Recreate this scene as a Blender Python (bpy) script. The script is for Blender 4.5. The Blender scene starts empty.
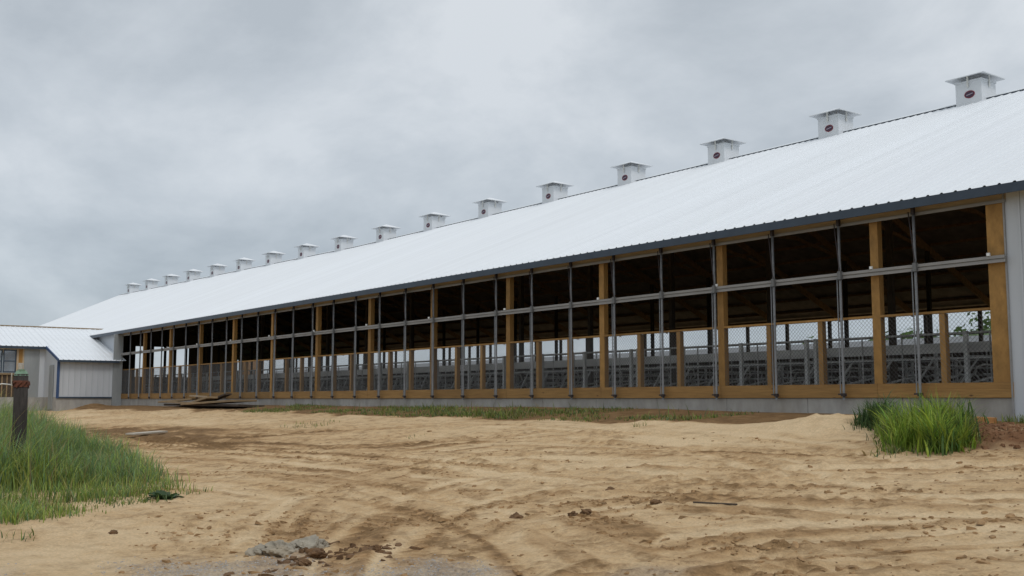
import bpy, math, random
import numpy as np
from mathutils import Vector
random.seed(7); rng = np.random.default_rng(7)
S = bpy.context.scene; COL = S.collection
R = math.radians

# ------------------------------------------------------------------ camera
F_PX, PITCH, YAW = 1060.0, 0.1045, 0.9251          # focal length in pixels, tilt up, turn to the left of the barn's normal
cam = bpy.data.cameras.new('camera'); co = bpy.data.objects.new('camera', cam); COL.objects.link(co)
cam.sensor_width = 36; cam.lens = 36 * F_PX / 1024; cam.clip_end = 6000; cam.clip_start = 0.1
co.location = (0, 0, 0); co.rotation_euler = (R(90) + PITCH, 0, YAW)
S.camera = co
S.view_settings.view_transform = 'Standard'; S.view_settings.look = 'None'
S.view_settings.exposure = 0.0; S.view_settings.gamma = 1
_c, _s = math.cos, math.sin
RV = np.array([_c(YAW), _s(YAW), 0]); F0 = np.array([-_s(YAW), _c(YAW), 0]); ZV = np.array([0, 0, 1.])
FV = F0 * _c(PITCH) + ZV * _s(PITCH); UV = -F0 * _s(PITCH) + ZV * _c(PITCH)
def ray(x, y): return FV + RV * (x - 512) / F_PX - UV * (y - 288) / F_PX

# ------------------------------------------------------------------ materials
def nt(name):
    m = bpy.data.materials.new(name); m.use_nodes = True
    t = m.node_tree; return m, t, t.nodes['Principled BSDF']
def N(t, typ, **kw):
    n = t.nodes.new(typ)
    for k, v in kw.items():
        if k.startswith('_'): setattr(n, k[1:], v)
        else: n.inputs[k.replace('__', ' ')].default_value = v
    return n
def c4(c): return (c[0], c[1], c[2], 1)
def ramp(t, stops):
    r = t.nodes.new('ShaderNodeValToRGB'); e = r.color_ramp.elements
    while len(e) < len(stops): e.new(.5)
    for el, (p, c) in zip(e, stops): el.position = p; el.color = c4(c)
    return r
def simple(name, c, rough=.6, metal=0., var=.15, scale=6., stretch=(1, 1, 1), bump=0., detail=6, spec=.4, dirt=None, dirt_amt=.35):
    m, t, b = nt(name); L = t.links.new
    tc = N(t, 'ShaderNodeTexCoord'); mp = N(t, 'ShaderNodeMapping'); mp.inputs['Scale'].default_value = stretch
    L(tc.outputs['Object'], mp.inputs['Vector'])
    no = N(t, 'ShaderNodeTexNoise', Scale=scale, Detail=detail, Roughness=.62); L(mp.outputs['Vector'], no.inputs['Vector'])
    lo = tuple(max(0, v * (1 - var)) for v in c); hi = tuple(min(1, v * (1 + var)) for v in c)
    rp = ramp(t, [(.28, lo), (.72, hi)]); L(no.outputs['Fac'], rp.inputs['Fac'])
    out = rp.outputs['Color']
    if dirt:
        n2 = N(t, 'ShaderNodeTexNoise', Scale=scale * .13, Detail=5, Roughness=.7); L(mp.outputs['Vector'], n2.inputs['Vector'])
        r2 = ramp(t, [(.45, (0, 0, 0)), (.75, (dirt_amt,) * 3)]); L(n2.outputs['Fac'], r2.inputs['Fac'])
        mx = N(t, 'ShaderNodeMixRGB'); L(r2.outputs['Color'], mx.inputs['Fac']); L(out, mx.inputs['Color1']); mx.inputs['Color2'].default_value = c4(dirt)
        out = mx.outputs['Color']
    if name.startswith('amber'):
        vo = N(t, 'ShaderNodeTexVoronoi', Scale=1.5); m2 = N(t, 'ShaderNodeMapping'); m2.inputs['Scale'].default_value = (1.0, 1, .8) if 'treated' in name else (.9, 1, 2.4)
        L(tc.outputs['Object'], m2.inputs['Vector']); L(m2.outputs['Vector'], vo.inputs['Vector'])
        kr = ramp(t, [(.035, (1, 1, 1)), (.085, (0, 0, 0))]); L(vo.outputs['Distance'], kr.inputs['Fac'])
        km = N(t, 'ShaderNodeMixRGB'); L(kr.outputs['Color'], km.inputs['Fac']); L(out, km.inputs['Color1']); km.inputs['Color2'].default_value = (.09, .04, .015, 1); out = km.outputs['Color']
    if 'wood' in name or 'board' in name or 'timber' in name or 'vent' in name:
        oi = N(t, 'ShaderNodeObjectInfo'); k_ = .05 if 'vent' in name else .34
        ma = N(t, 'ShaderNodeMath', _operation='MULTIPLY_ADD'); L(oi.outputs['Random'], ma.inputs[0]); ma.inputs[1].default_value = k_; ma.inputs[2].default_value = 1 - k_ * .5
        vm = N(t, 'ShaderNodeVectorMath', _operation='SCALE'); L(out, vm.inputs[0]); L(ma.outputs[0], vm.inputs['Scale']); out = vm.outputs[0]
    L(out, b.inputs['Base Color'])
    b.inputs['Roughness'].default_value = rough; b.inputs['Metallic'].default_value = metal
    b.inputs['Specular IOR Level'].default_value = spec
    if bump:
        bp = N(t, 'ShaderNodeBump', Strength=bump, Distance=.02); L(no.outputs['Fac'], bp.inputs['Height']); L(bp.outputs['Normal'], b.inputs['Normal'])
    return m
M = {}
M['roof'] = simple('white_roof_steel', (.72, .745, .775), .42, 0, .055, .8, (2.2, .06, .06), dirt=(.66, .675, .69), dirt_amt=.4)
M['vent'] = simple('white_vent_plastic', (.70, .72, .75), .45, 0, .03, 2)
M['deck'] = simple('dark_roof_underside', (.24, .195, .155), .9, 0, .3, 2)
M['fascia'] = simple('navy_trim_steel', (.040, .058, .085), .45, 0, .15, 3)
M['bluetrim'] = simple('blue_trim_steel', (.045, .085, .19), .45, 0, .1, 3)
M['wood'] = simple('amber_treated_wood', (.305, .168, .050), .75, 0, .28, 5, (1.2, 9, .7), .25, dirt=(.20, .095, .028), dirt_amt=.6)
M['plank'] = simple('amber_sill_wood', (.305, .172, .056), .75, 0, .28, 6, (.35, 9, 7), .25, dirt=(.20, .10, .03), dirt_amt=.6)
M['soffit'] = simple('weathered_header_wood', (.42, .33, .225), .8, 0, .2, 5, (.3, 6, 6), .2)
M['inwood'] = simple('interior_truss_wood', (.27, .155, .078), .85, 0, .3, 4, (2, 2, 1), .1)
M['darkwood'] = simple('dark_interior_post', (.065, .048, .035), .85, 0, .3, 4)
M['steel'] = simple('galvanised_pipe', (.15, .152, .155), .55, .2, .25, 9)
M['rail'] = simple('grey_curtain_tube', (.27, .265, .26), .6, .0, .15, 5, (.3, 1, 1), dirt=(.17, .16, .14))
M['darksteel'] = simple('dark_bracket_steel', (.045, .035, .035), .6, .3, .3, 12)
M['wire'] = simple('wire_mesh_steel', (.16, .16, .16), .6, .3, .1, 9)
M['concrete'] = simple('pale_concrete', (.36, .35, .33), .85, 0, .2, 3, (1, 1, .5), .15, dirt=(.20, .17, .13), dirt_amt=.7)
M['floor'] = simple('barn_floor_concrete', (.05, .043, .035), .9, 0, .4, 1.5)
M['siding'] = simple('white_wall_siding', (.52, .55, .59), .5, 0, .05, 2, (1, 1, .3), dirt=(.42, .43, .44), dirt_amt=.5)
M['greysiding'] = simple('grey_wall_panel', (.30, .32, .33), .5, .1, .12, 2, (1, 1, .3), dirt=(.2, .21, .2))
M['stall'] = simple('galvanised_stall_post', (.70, .69, .66), .55, .2, .2, 8)
M['stallband'] = simple('grey_stall_board', (.60, .585, .56), .7, 0, .25, 2, (.3, 1, 1))
M['mattress'] = simple('black_stall_bedding', (.035, .032, .028), .9, 0, .4, 6)
M['cattle'] = simple('dark_feed_pile', (.06, .045, .03), .95, 0, .5, 2)
M['logo_dark'] = simple('emblem_dark_blue', (.06, .03, .055), .4, 0, .05, 3)
M['logo_red'] = simple('emblem_red', (.26, .025, .035), .4, 0, .05, 3)
M['logo_white'] = simple('emblem_white', (.36, .30, .36), .4, 0, .05, 3)
M['glass'] = simple('window_glass', (.50, .54, .58), .08, .85, .03, 2)
M['rust'] = simple('rusty_iron', (.10, .034, .018), .9, .1, .5, 18, bump=.4)
M['oldwood'] = simple('old_dark_timber', (.036, .031, .028), .95, 0, .45, 7, (3, 3, .5), .6)
M['greenplastic'] = simple('faded_green_plastic', (.16, .25, .17), .6, 0, .25, 8)
M['board'] = simple('weathered_board', (.28, .20, .115), .85, 0, .3, 6, (.5, 5, 5), .3, dirt=(.12, .08, .05), dirt_amt=.6)
M['palewood'] = simple('bleached_board', (.40, .36, .30), .85, 0, .15, 6, (.5, 5, 5), .2)
M['orangewood'] = simple('orange_wood_block', (.36, .17, .06), .85, 0, .25, 6, (.5, 5, 5), .2)
M['rock'] = simple('grey_rock', (.27, .24, .19), .95, 0, .3, 9, bump=.8, dirt=(.30, .22, .13), dirt_amt=.6)
M['clod'] = simple('brown_clod', (.13, .072, .034), 1, 0, .35, 14, bump=.8)
M['gravel'] = simple('gravel_stone', (.33, .31, .29), .95, 0, .35, 30)

def leaf_material(name):
    m, t, b = nt(name); L = t.links.new
    at = N(t, 'ShaderNodeAttribute', _attribute_name='tone')
    L(at.outputs['Color'], b.inputs['Base Color']); b.inputs['Roughness'].default_value = .6
    b.inputs['Specular IOR Level'].default_value = .25
    tr = N(t, 'ShaderNodeBsdfTranslucent'); L(at.outputs['Color'], tr.inputs['Color'])
    mx = N(t, 'ShaderNodeMixShader', Fac=.35); L(b.outputs['BSDF'], mx.inputs[1]); L(tr.outputs['BSDF'], mx.inputs[2])
    L(mx.outputs['Shader'], t.nodes['Material Output'].inputs['Surface'])
    return m
M['leaf'] = leaf_material('grass_blade')

# ------------------------------------------------------------------ mesh helpers
class MB:
    def __init__(s): s.v = []; s.f = []; s.mi = []; s.mats = []; s.sm = []
    def m(s, mat):
        if mat not in s.mats: s.mats.append(mat)
        return s.mats.index(mat)
    def poly(s, pts, mat=None, smooth=False):
        i = len(s.v); s.v += [tuple(p) for p in pts]; s.f.append(tuple(range(i, i + len(pts)))); s.mi.append(s.m(mat) if mat else 0); s.sm.append(smooth)
    def box(s, x0, x1, y0, y1, z0, z1, mat=None):
        i = len(s.v); x0, x1 = min(x0, x1), max(x0, x1); y0, y1 = min(y0, y1), max(y0, y1); z0, z1 = min(z0, z1), max(z0, z1)
        s.v += [(x0, y0, z0), (x1, y0, z0), (x1, y1, z0), (x0, y1, z0), (x0, y0, z1), (x1, y0, z1), (x1, y1, z1), (x0, y1, z1)]
        for q in ((0, 3, 2, 1), (4, 5, 6, 7), (0, 1, 5, 4), (1, 2, 6, 5), (2, 3, 7, 6), (3, 0, 4, 7)):
            s.f.append(tuple(i + k for k in q)); s.mi.append(s.m(mat) if mat else 0); s.sm.append(False)
        return s
    def beam(s, a, b, w, h, mat=None):
        a = Vector(a); b = Vector(b); d = (b - a).normalized(); up = Vector((0, 0, 1)) if abs(d.z) < .95 else Vector((1, 0, 0))
        sd = d.cross(up).normalized() * w / 2; u = sd.cross(d).normalized() * h / 2; i = len(s.v)
        for p in (a, b):
            s.v += [tuple(p - sd - u), tuple(p + sd - u), tuple(p + sd + u), tuple(p - sd + u)]
        for q in ((0, 1, 2, 3), (7, 6, 5, 4), (0, 4, 5, 1), (1, 5, 6, 2), (2, 6, 7, 3), (3, 7, 4, 0)):
            s.f.append(tuple(i + k for k in q)); s.mi.append(s.m(mat) if mat else 0); s.sm.append(False)
        return s
    def tube(s, pts, r, n=8, mat=None, caps=True):
        pts = [Vector(p) for p in pts]; rings = []
        for k, p in enumerate(pts):
            d = (pts[min(k + 1, len(pts) - 1)] - pts[max(k - 1, 0)]).normalized()
            up = Vector((0, 0, 1)) if abs(d.z) < .9 else Vector((1, 0, 0))
            a = d.cross(up).normalized(); b = a.cross(d).normalized()
            rr = r[k] if isinstance(r, (list, tuple)) else r
            i = len(s.v); rings.append(i)
            for j in range(n):
                an = 2 * math.pi * j / n; s.v.append(tuple(p + a * rr * math.cos(an) + b * rr * math.sin(an)))
        for A, B in zip(rings, rings[1:]):
            for j in range(n):
                s.f.append((A + j, A + (j + 1) % n, B + (j + 1) % n, B + j)); s.mi.append(s.m(mat) if mat else 0); s.sm.append(n > 4)
        if caps:
            for A in (rings[0], rings[-1]):
                s.f.append(tuple(A + j for j in range(n))); s.mi.append(s.m(mat) if mat else 0); s.sm.append(False)
        return s
    def build(s, name, mat=None, parent=None, loc=None):
        me = bpy.data.meshes.new(name); me.from_pydata(s.v, [], s.f)
        for m_ in (s.mats or [mat]): me.materials.append(m_)
        me.polygons.foreach_set('material_index', s.mi); me.polygons.foreach_set('use_smooth', s.sm); me.update()
        o = bpy.data.objects.new(name, me); COL.objects.link(o)
        if parent: o.parent = parent
        if loc: o.location = loc
        return o
def tag(o, label=None, cat=None, group=None, kind=None):
    if label: o['label'] = label
    if cat: o['category'] = cat
    if group: o['group'] = group
    if kind: o['kind'] = kind
    return o
def thing(name, label, cat, loc=(0, 0, 0), group=None):
    o = bpy.data.objects.new(name, None); COL.objects.link(o); o.location = loc; o.empty_display_size = .2
    return tag(o, label, cat, group)
def part(name, me_obj, parent, loc=(0, 0, 0), sub=None):       # a copy of a part sharing its mesh
    c = me_obj.copy(); COL.objects.link(c); c.parent = parent; c.location = loc; c.name = name
    return c

# ------------------------------------------------------------------ noise
_tab = rng.random((257, 257))
def vnoise(x, y):
    xi = np.floor(x).astype(int); yi = np.floor(y).astype(int); fx = x - xi; fy = y - yi
    fx = fx * fx * (3 - 2 * fx); fy = fy * fy * (3 - 2 * fy)
    a = _tab[xi % 256, yi % 256]; b = _tab[(xi + 1) % 256, yi % 256]; c = _tab[xi % 256, (yi + 1) % 256]; d = _tab[(xi + 1) % 256, (yi + 1) % 256]
    return (a * (1 - fx) + b * fx) * (1 - fy) + (c * (1 - fx) + d * fx) * fy
def fbm(x, y, o=4, g=.5):
    t = 0; a = 1; n = 0
    for k in range(o):
        t = t + a * (vnoise(x * 2 ** k + 17.3 * k, y * 2 ** k + 9.1 * k) - .5); n += a; a *= g
    return t / n * 2
def sstep(a, b, x): t = np.clip((x - a) / (b - a), 0, 1); return t * t * (3 - 2 * t)

# ------------------------------------------------------------------ ground
def base_h(X, Y):
    z = np.interp(Y, [-60, 2, 6, 10, 14, 16.4, 17.4, 18.5, 20.3, 60], [-1.65, -1.62, -1.56, -1.22, -.86, -.63, -.51, -.41, -.26, -.3])
    nearwall = sstep(16, 19.5, Y) * (1 - sstep(20.3, 22, Y))
    z = z - .16 * np.exp(-((X + 9) / 5) ** 2) * nearwall
    z = z + .27 * np.exp(-((X + 12.5) / 1.5) ** 2 - ((Y - 17.1) / .9) ** 2)          # sand mound before the sill
    z = z + .07 * np.exp(-((X + 16.4) / 1.5) ** 2 - ((Y - 16.6) / .8) ** 2)
    z = z + .26 * np.exp(-((X + 8.8) / 1.5) ** 2 - ((Y - 15.9) / .9) ** 2)          # brown spoil heap on the right
    z = z - .10 * sstep(50, 60, -X) * sstep(14, 18, Y) * (1 - sstep(20.3, 22, Y)) + .30 * np.exp(-((X + 65.6) / .8) ** 2 - ((Y - 18.2) / .9) ** 2)         # sand heap by the annex
    z = z + .18 * np.exp(-((X + 34) / 4.5) ** 2 - ((Y - 10.2) / 1.2) ** 2)           # brown hump left of the tracks
    z = z + .05 * fbm(X * .35, Y * .45, 3) * sstep(-1e3, 0, -np.abs(Y - 10) + 9)
    return z
def at(x, y, lift=0.):                 # the spot of ground seen in a direction
    d = ray(x, y); k = np.geomspace(3, 140, 900)
    g = base_h(d[0] * k, d[1] * k) - d[2] * k; w = np.nonzero(g > 0)[0]
    k = k[w[0]] if len(w) else 60.
    return np.array([d[0] * k, d[1] * k, d[2] * k + lift])
def at_many(px_, py_):
    d = FV + RV * ((px_ - 512) / F_PX)[:, None] - UV * ((py_ - 288) / F_PX)[:, None]
    z = np.full(len(px_), -1.0)
    for _ in range(40):
        k = np.minimum(np.where(d[:, 2] < -1e-4, z / np.minimum(d[:, 2], -1e-4), 60), 90); z = .5 * z + .5 * base_h(d[:, 0] * k, d[:, 1] * k)
    return d[:, :2] * k[:, None]
def seg(a, b, st): return np.arange(a, b - 1e-6, st)
def grow(a, sgn, st, lim):
    o = []; x = a
    while abs(x - a) < lim: st *= 1.28; x += sgn * st; o.append(x)
    return np.array(o)
xs = np.concatenate([grow(-112, -1, .8, 2500)[::-1], seg(-112, -62, .5), seg(-62, -30, .16), seg(-30, -17, .09), seg(-17, -2, .05), seg(-2, 4.1, .25), grow(4, 1, .25, 2500)])
ys = np.concatenate([grow(0, -1, .25, 2500)[::-1], seg(0, 1.5, .1), seg(1.5, 11.5, .045), seg(11.5, 20.4, .06), seg(20.4, 54, 1.2), grow(54, 1, 1.2, 2500)])
GX, GY = np.meshgrid(xs, ys, indexing='ij')
H = base_h(GX, GY)
damp = np.zeros_like(H); trk = np.full_like(H, 9.0); arc = np.zeros_like(H); side = np.zeros_like(H); wid = np.full_like(H, .25); dep = np.zeros_like(H)
tracks = [  # picture curve of each wheel track, width, depth
    ([(40, 434), (160, 441), (280, 447), (350, 448), (430, 442), (540, 431)], .36, .09),
    ([(60, 441), (180, 447), (290, 452), (400, 452), (500, 442), (640, 434)], .26, .06),
    ([(190, 452), (330, 460), (450, 471), (560, 484), (700, 494), (860, 499), (1040, 500)], .22, .06),
    ([(200, 446), (340, 454), (470, 464), (600, 476), (740, 485), (880, 489), (1040, 489)], .22, .06),
    ([(320, 585), (350, 540), (395, 507), (460, 484), (560, 470), (700, 466), (860, 468), (1040, 464)], .22, .04),
    ([(395, 590), (420, 545), (465, 512), (540, 492), (640, 482), (760, 479), (900, 480), (1040, 476)], .22, .04),
    ([(440, 590), (480, 545), (540, 515), (640, 503), (780, 502), (900, 508), (1040, 510)], .20, .05),
    ([(560, 590), (640, 558), (760, 541), (880, 534), (1040, 524)], .22, .06),
    ([(600, 590), (690, 566), (800, 552), (900, 545), (1040, 536)], .20, .05),
    ([(650, 592), (740, 575), (860, 565), (1040, 553)], .22, .06),
    ([(120, 470), (240, 473), (340, 482), (430, 496), (520, 520), (600, 548), (650, 590)], .20, .04),
    ([(100, 478), (220, 482), (320, 493), (400, 510), (470, 535), (520, 575)], .20, .04),
    ([(230, 438), (360, 430), (520, 426), (620, 432), (760, 445), (900, 462)], .24, .05),
    ([(560, 452), (680, 450), (800, 455), (1040, 448)], .26, .06),
    ([(460, 440), (600, 444), (720, 456), (860, 488), (1040, 512)], .22, .05),
    ([(250, 585), (290, 520), (340, 488), (420, 466), (540, 455), (700, 458)], .20, .025),
]
def spline(P, st):
    P = [np.array(p[:2]) for p in P]; out = []
    Q = [2 * P[0] - P[1]] + P + [2 * P[-1] - P[-2]]
    for k in range(1, len(Q) - 2):
        p0, p1, p2, p3 = Q[k - 1:k + 3]; n = max(2, int(np.linalg.norm(p2 - p1) / st))
        t = np.linspace(0, 1, n, endpoint=False)[:, None]
        out.append(.5 * (2 * p1 + (p2 - p0) * t + (2 * p0 - 5 * p1 + 4 * p2 - p3) * t ** 2 + (3 * p1 - p0 - 3 * p2 + p3) * t ** 3))
    return np.concatenate(out)
d2 = np.full_like(H, 99.); arc2 = np.zeros_like(H); side2 = np.zeros_like(H)
for T, w, dp in tracks:
    q = spline([at(*p) for p in T], .06); s_ = 0.
    for k in range(len(q) - 1):
        d = q[k + 1] - q[k]; ln = np.linalg.norm(d); s_ += ln; d = d / max(ln, 1e-6); rr = w * 2.6
        i0, i1 = np.searchsorted(xs, [q[k][0] - rr, q[k][0] + rr]); j0, j1 = np.searchsorted(ys, [q[k][1] - rr, q[k][1] + rr])
        if i1 <= i0 or j1 <= j0: continue
        dx = GX[i0:i1, j0:j1] - q[k][0]; dy = GY[i0:i1, j0:j1] - q[k][1]; dd = np.hypot(dx, dy)
        m = dd / w < trk[i0:i1, j0:j1]
        trk[i0:i1, j0:j1][m] = (dd / w)[m]; arc[i0:i1, j0:j1][m] = (s_ + dx * d[0] + dy * d[1])[m]; side[i0:i1, j0:j1][m] = ((d[0] * dy - d[1] * dx))[m]
        dep[i0:i1, j0:j1][m] = dp
    off = random.uniform(0, 90); s_ = 0.
    for k in range(0, len(q) - 4, 3):
        d = q[k + 3] - q[k]; ln = np.linalg.norm(d); s_ += ln; d = d / max(ln, 1e-6); rr = 1.5
        i0, i1 = np.searchsorted(xs, [q[k][0] - rr, q[k][0] + rr]); j0, j1 = np.searchsorted(ys, [q[k][1] - rr, q[k][1] + rr])
        if i1 <= i0 or j1 <= j0: continue
        dx = GX[i0:i1, j0:j1] - q[k][0]; dy = GY[i0:i1, j0:j1] - q[k][1]; dd = np.hypot(dx, dy)
        m = dd < d2[i0:i1, j0:j1]
        d2[i0:i1, j0:j1][m] = dd[m]; arc2[i0:i1, j0:j1][m] = (s_ + off + dx * d[0] + dy * d[1])[m]; side2[i0:i1, j0:j1][m] = (off * 7 + d[0] * dy - d[1] * dx)[m]
wob = .25 * fbm(GX * 1.3, GY * 1.3, 2)
tk = trk + wob
inside = 1 - sstep(.55, 1.15, tk); edge = np.exp(-((tk - 1.3) / .35) ** 2)
patchy = .25 + .75 * sstep(-.30, .25, fbm(GX * .5 + 40, GY * .7, 3))
lug = np.sin(2 * np.pi * (arc + .7 * np.abs(side)) / .27)
front = sstep(2.0, 3.5, GY + .0 * GX) * (1 - sstep(19.4, 20.2, GY)) * sstep(-110, -90, GX)
crumb = np.clip(fbm(GX * 2.6 + 7, GY * 2.6, 3, .6) * 2, -1, 1)
H += patchy * dep * (-.45 * inside + .50 * edge * (.5 + 1.1 * crumb) + .50 * inside * lug)
rough = fbm(GX * 1.6, GY * 2.6, 4, .55)
clodn = fbm(GX * 5.5 + 3, GY * 6.5, 3, .6)
fine = fbm(GX * 8 + 5, GY * 8, 3, .6)
H += front * (.020 * rough + .022 * np.maximum(fbm(GX * 2.4 + 11, GY * 2.4, 4, .6), 0) + .018 * fine * (.3 + sstep(-.3, .4, fbm(GX * .3 + 2, GY * .5, 3))) + .034 * np.maximum(clodn, 0) ** 1.5 * (1 + 1.5 * sstep(0, .5, fbm(GX * .4 + 9, GY * .6, 2))))
heap = np.exp(-((GX + 8.8) / 1.6) ** 2 - ((GY - 15.9) / 1.1) ** 2)
H += heap * .10 * fbm(GX * 3, GY * 3, 3)
hump = np.exp(-((GX + 34) / 8) ** 2 - ((GY - 11.4) / 1.7) ** 2)
H += hump * .10 * fbm(GX * 1.4, GY * 1.8, 3)
streak = fbm(side2 * 3.2, arc2 * .16, 4, .6) * (1 - sstep(.9, 1.5, d2))
H += front * .016 * streak
# soil types
strip = sstep(17.0, 17.6, GY - .55 * np.exp(-((GX + 12.5) / 1.7) ** 2) + .9 * fbm(GX * .8, GY * .8, 2)) * (1 - sstep(20.5, 21, GY))
damp = np.clip(.26 + .12 * (1 - sstep(.8, 1.6, d2)) + .30 * fbm(GX * .35, GY * .8, 4) + .62 * streak + patchy * (dep / .06) * (.10 * inside + .26 * inside * lug + .34 * edge * np.clip(.2 + crumb, 0, 1)) + .22 * np.clip(clodn, 0, 1), 0, 1)
damp = np.clip(damp + 1.15 * hump * (.7 + fbm(GX * .9, GY * 1.5, 3)), 0, 1)
pale = np.exp(-((GX + 15) / 5) ** 2 - ((GY - 16.6) / 1.6) ** 2)
damp = damp * (1 - .75 * pale); damp = np.maximum(damp, strip * .95)
redd = np.clip(heap * 1.6 * (.7 + fbm(GX * 2, GY * 2, 3)), 0, 1)
rad = np.hypot(GX, GY)
grav = (1 - sstep(9.5, 10.4, rad + 1.3 * fbm(GX * .7, GY * .7, 3) + .45 * (GX + 9))) * .9
green = np.maximum(sstep(52, 56, GY), sstep(90, 100, -GX)); green = np.maximum(green, sstep(6, 30, GX)); green = np.maximum(green, 1 - sstep(-12, -4, GY))
nx, ny = H.shape
me = bpy.data.meshes.new('ground'); me.vertices.add(nx * ny)
me.vertices.foreach_set('co', np.stack([GX, GY, H], -1).astype(np.float32).ravel())
ii = np.arange(nx * ny).reshape(nx, ny); quads = np.stack([ii[:-1, :-1], ii[1:, :-1], ii[1:, 1:], ii[:-1, 1:]], -1).reshape(-1, 4)
me.loops.add(quads.size); me.loops.foreach_set('vertex_index', quads.ravel().astype(np.int32))
me.polygons.add(len(quads)); me.polygons.foreach_set('loop_start', np.arange(0, quads.size, 4, dtype=np.int32))
me.update(); me.polygons.foreach_set('use_smooth', np.ones(len(quads), dtype=bool)); me.validate()
a = me.color_attributes.new('soil', 'FLOAT_COLOR', 'POINT'); a.data.foreach_set('color', np.stack([damp, redd, grav, green], -1).astype(np.float32).ravel())
gr = bpy.data.objects.new('ground', me); COL.objects.link(gr); gr['kind'] = 'structure'
m, t, b = nt('sandy_ground'); L = t.links.new
at_ = N(t, 'ShaderNodeAttribute', _attribute_name='soil'); sp = N(t, 'ShaderNodeSeparateColor'); L(at_.outputs['Color'], sp.inputs['Color'])
geo = N(t, 'ShaderNodeNewGeometry')
def mix(fac, c1, c2):
    x = N(t, 'ShaderNodeMixRGB')
    for k, v in (('Fac', fac), ('Color1', c1), ('Color2', c2)):
        if hasattr(v, 'links'): L(v, x.inputs[k])
        else: x.inputs[k].default_value = c4(v) if isinstance(v, tuple) else v
    return x.outputs['Color']
n1 = N(t, 'ShaderNodeTexNoise', Scale=2.2, Detail=8, Roughness=.65); L(geo.outputs['Position'], n1.inputs['Vector'])
n2 = N(t, 'ShaderNodeTexNoise', Scale=28, Detail=6, Roughness=.7); L(geo.outputs['Position'], n2.inputs['Vector'])
n3 = N(t, 'ShaderNodeTexVoronoi', Scale=9.0, Randomness=1.0); L(geo.outputs['Position'], n3.inputs['Vector'])
madd = N(t, 'ShaderNodeMath', _operation='MULTIPLY_ADD'); L(n1.outputs['Fac'], madd.inputs[0]); madd.inputs[1].default_value = .7; madd.inputs[2].default_value = -.35
add = N(t, 'ShaderNodeMath', _operation='ADD', _use_clamp=True); L(sp.outputs['Red'], add.inputs[0]); L(madd.outputs[0], add.inputs[1])
sand = ramp(t, [(.05, (.65, .49, .305)), (.42, (.54, .375, .21)), (.72, (.38, .24, .12)), (1, (.16, .092, .042))]); L(add.outputs[0], sand.inputs['Fac'])
gl = ramp(t, [(.3, (.70, .70, .70)), (.7, (1.18, 1.16, 1.12))]); L(n2.outputs['Fac'], gl.inputs['Fac'])
MU0 = N(t, 'ShaderNodeMixRGB', _blend_type='MULTIPLY', Fac=.8); L(sand.outputs['Color'], MU0.inputs['Color1']); L(gl.outputs['Color'], MU0.inputs['Color2'])
n4 = N(t, 'ShaderNodeTexNoise', Scale=2.6, Detail=10, Roughness=.74); L(geo.outputs['Position'], n4.inputs['Vector'])
cr = ramp(t, [(.49, (0, 0, 0)), (.60, (1, 1, 1))]); L(n4.outputs['Fac'], cr.inputs['Fac'])
cf = N(t, 'ShaderNodeMath', _operation='MULTIPLY_ADD'); L(sp.outputs['Red'], cf.inputs[0]); cf.inputs[1].default_value = 1.25; cf.inputs[2].default_value = .06
cf2 = N(t, 'ShaderNodeMath', _operation='MULTIPLY', _use_clamp=True); L(cf.outputs[0], cf2.inputs[0]); L(cr.outputs['Color'], cf2.inputs[1])
mu = N(t, 'ShaderNodeMixRGB'); mu_ = mu
L(cf2.outputs[0], mu.inputs['Fac']); L(MU0.outputs['Color'], mu.inputs['Color1']); mu.inputs['Color2'].default_value = (.20, .12, .055, 1)
col = mix(sp.outputs['Green'], mu.outputs['Color'], (.17, .085, .042))
gr1 = ramp(t, [(.35, (.20, .185, .16)), (.65, (.46, .42, .37))]); L(n2.outputs['Fac'], gr1.inputs['Fac'])
gm = N(t, 'ShaderNodeMath', _operation='MULTIPLY'); L(sp.outputs['Blue'], gm.inputs[0]); gm.inputs[1].default_value = .6
col = mix(gm.outputs[0], col, gr1.outputs['Color'])
gg = ramp(t, [(.3, (.05, .075, .02)), (.7, (.11, .13, .045))]); L(n1.outputs['Fac'], gg.inputs['Fac'])
col = mix(at_.outputs['Alpha'], col, gg.outputs['Color'])
L(col, b.inputs['Base Color']); b.inputs['Roughness'].default_value = .95; b.inputs['Specular IOR Level'].default_value = .15
hb = N(t, 'ShaderNodeMath', _operation='MULTIPLY_ADD'); L(n2.outputs['Fac'], hb.inputs[0]); hb.inputs[1].default_value = 1.0; L(n1.outputs['Fac'], hb.inputs[2])
bp = N(t, 'ShaderNodeBump', Strength=.9, Distance=.035); L(hb.outputs[0], bp.inputs['Height']); L(bp.outputs['Normal'], b.inputs['Normal'])
me.materials.append(m)
def gz(x, y):
    i = int(np.clip(np.searchsorted(xs, x), 1, nx - 1)); j = int(np.clip(np.searchsorted(ys, y), 1, ny - 1))
    fx = (x - xs[i - 1]) / (xs[i] - xs[i - 1]); fy = (y - ys[j - 1]) / (ys[j] - ys[j - 1])
    return float(H[i - 1, j - 1] * (1 - fx) * (1 - fy) + H[i, j - 1] * fx * (1 - fy) + H[i - 1, j] * (1 - fx) * fy + H[i, j] * fx * fy)

# ------------------------------------------------------------------ the barn
YW, YR, YF = 20.23, 36.0, 50.0            # near wall, ridge, far wall
XN, XE, XF = -6.0, -66.74, -120.3         # near gable, annex wall, far gable
ZS, ZT, ZEAVE = .03, .33, 4.17            # sill bottom, sill top, eave
YE = 19.83                                # roof edge
def ridge_z(x): return 10.74 + .85 * float(sstep(-64, -120, np.array(x)) if False else np.clip((-66 - x) / 54, 0, 1))
barn = thing('dairy_barn', 'very long open-sided wooden dairy barn with white metal roof behind the sandy yard', 'barn', (0, 0, 0))

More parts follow.
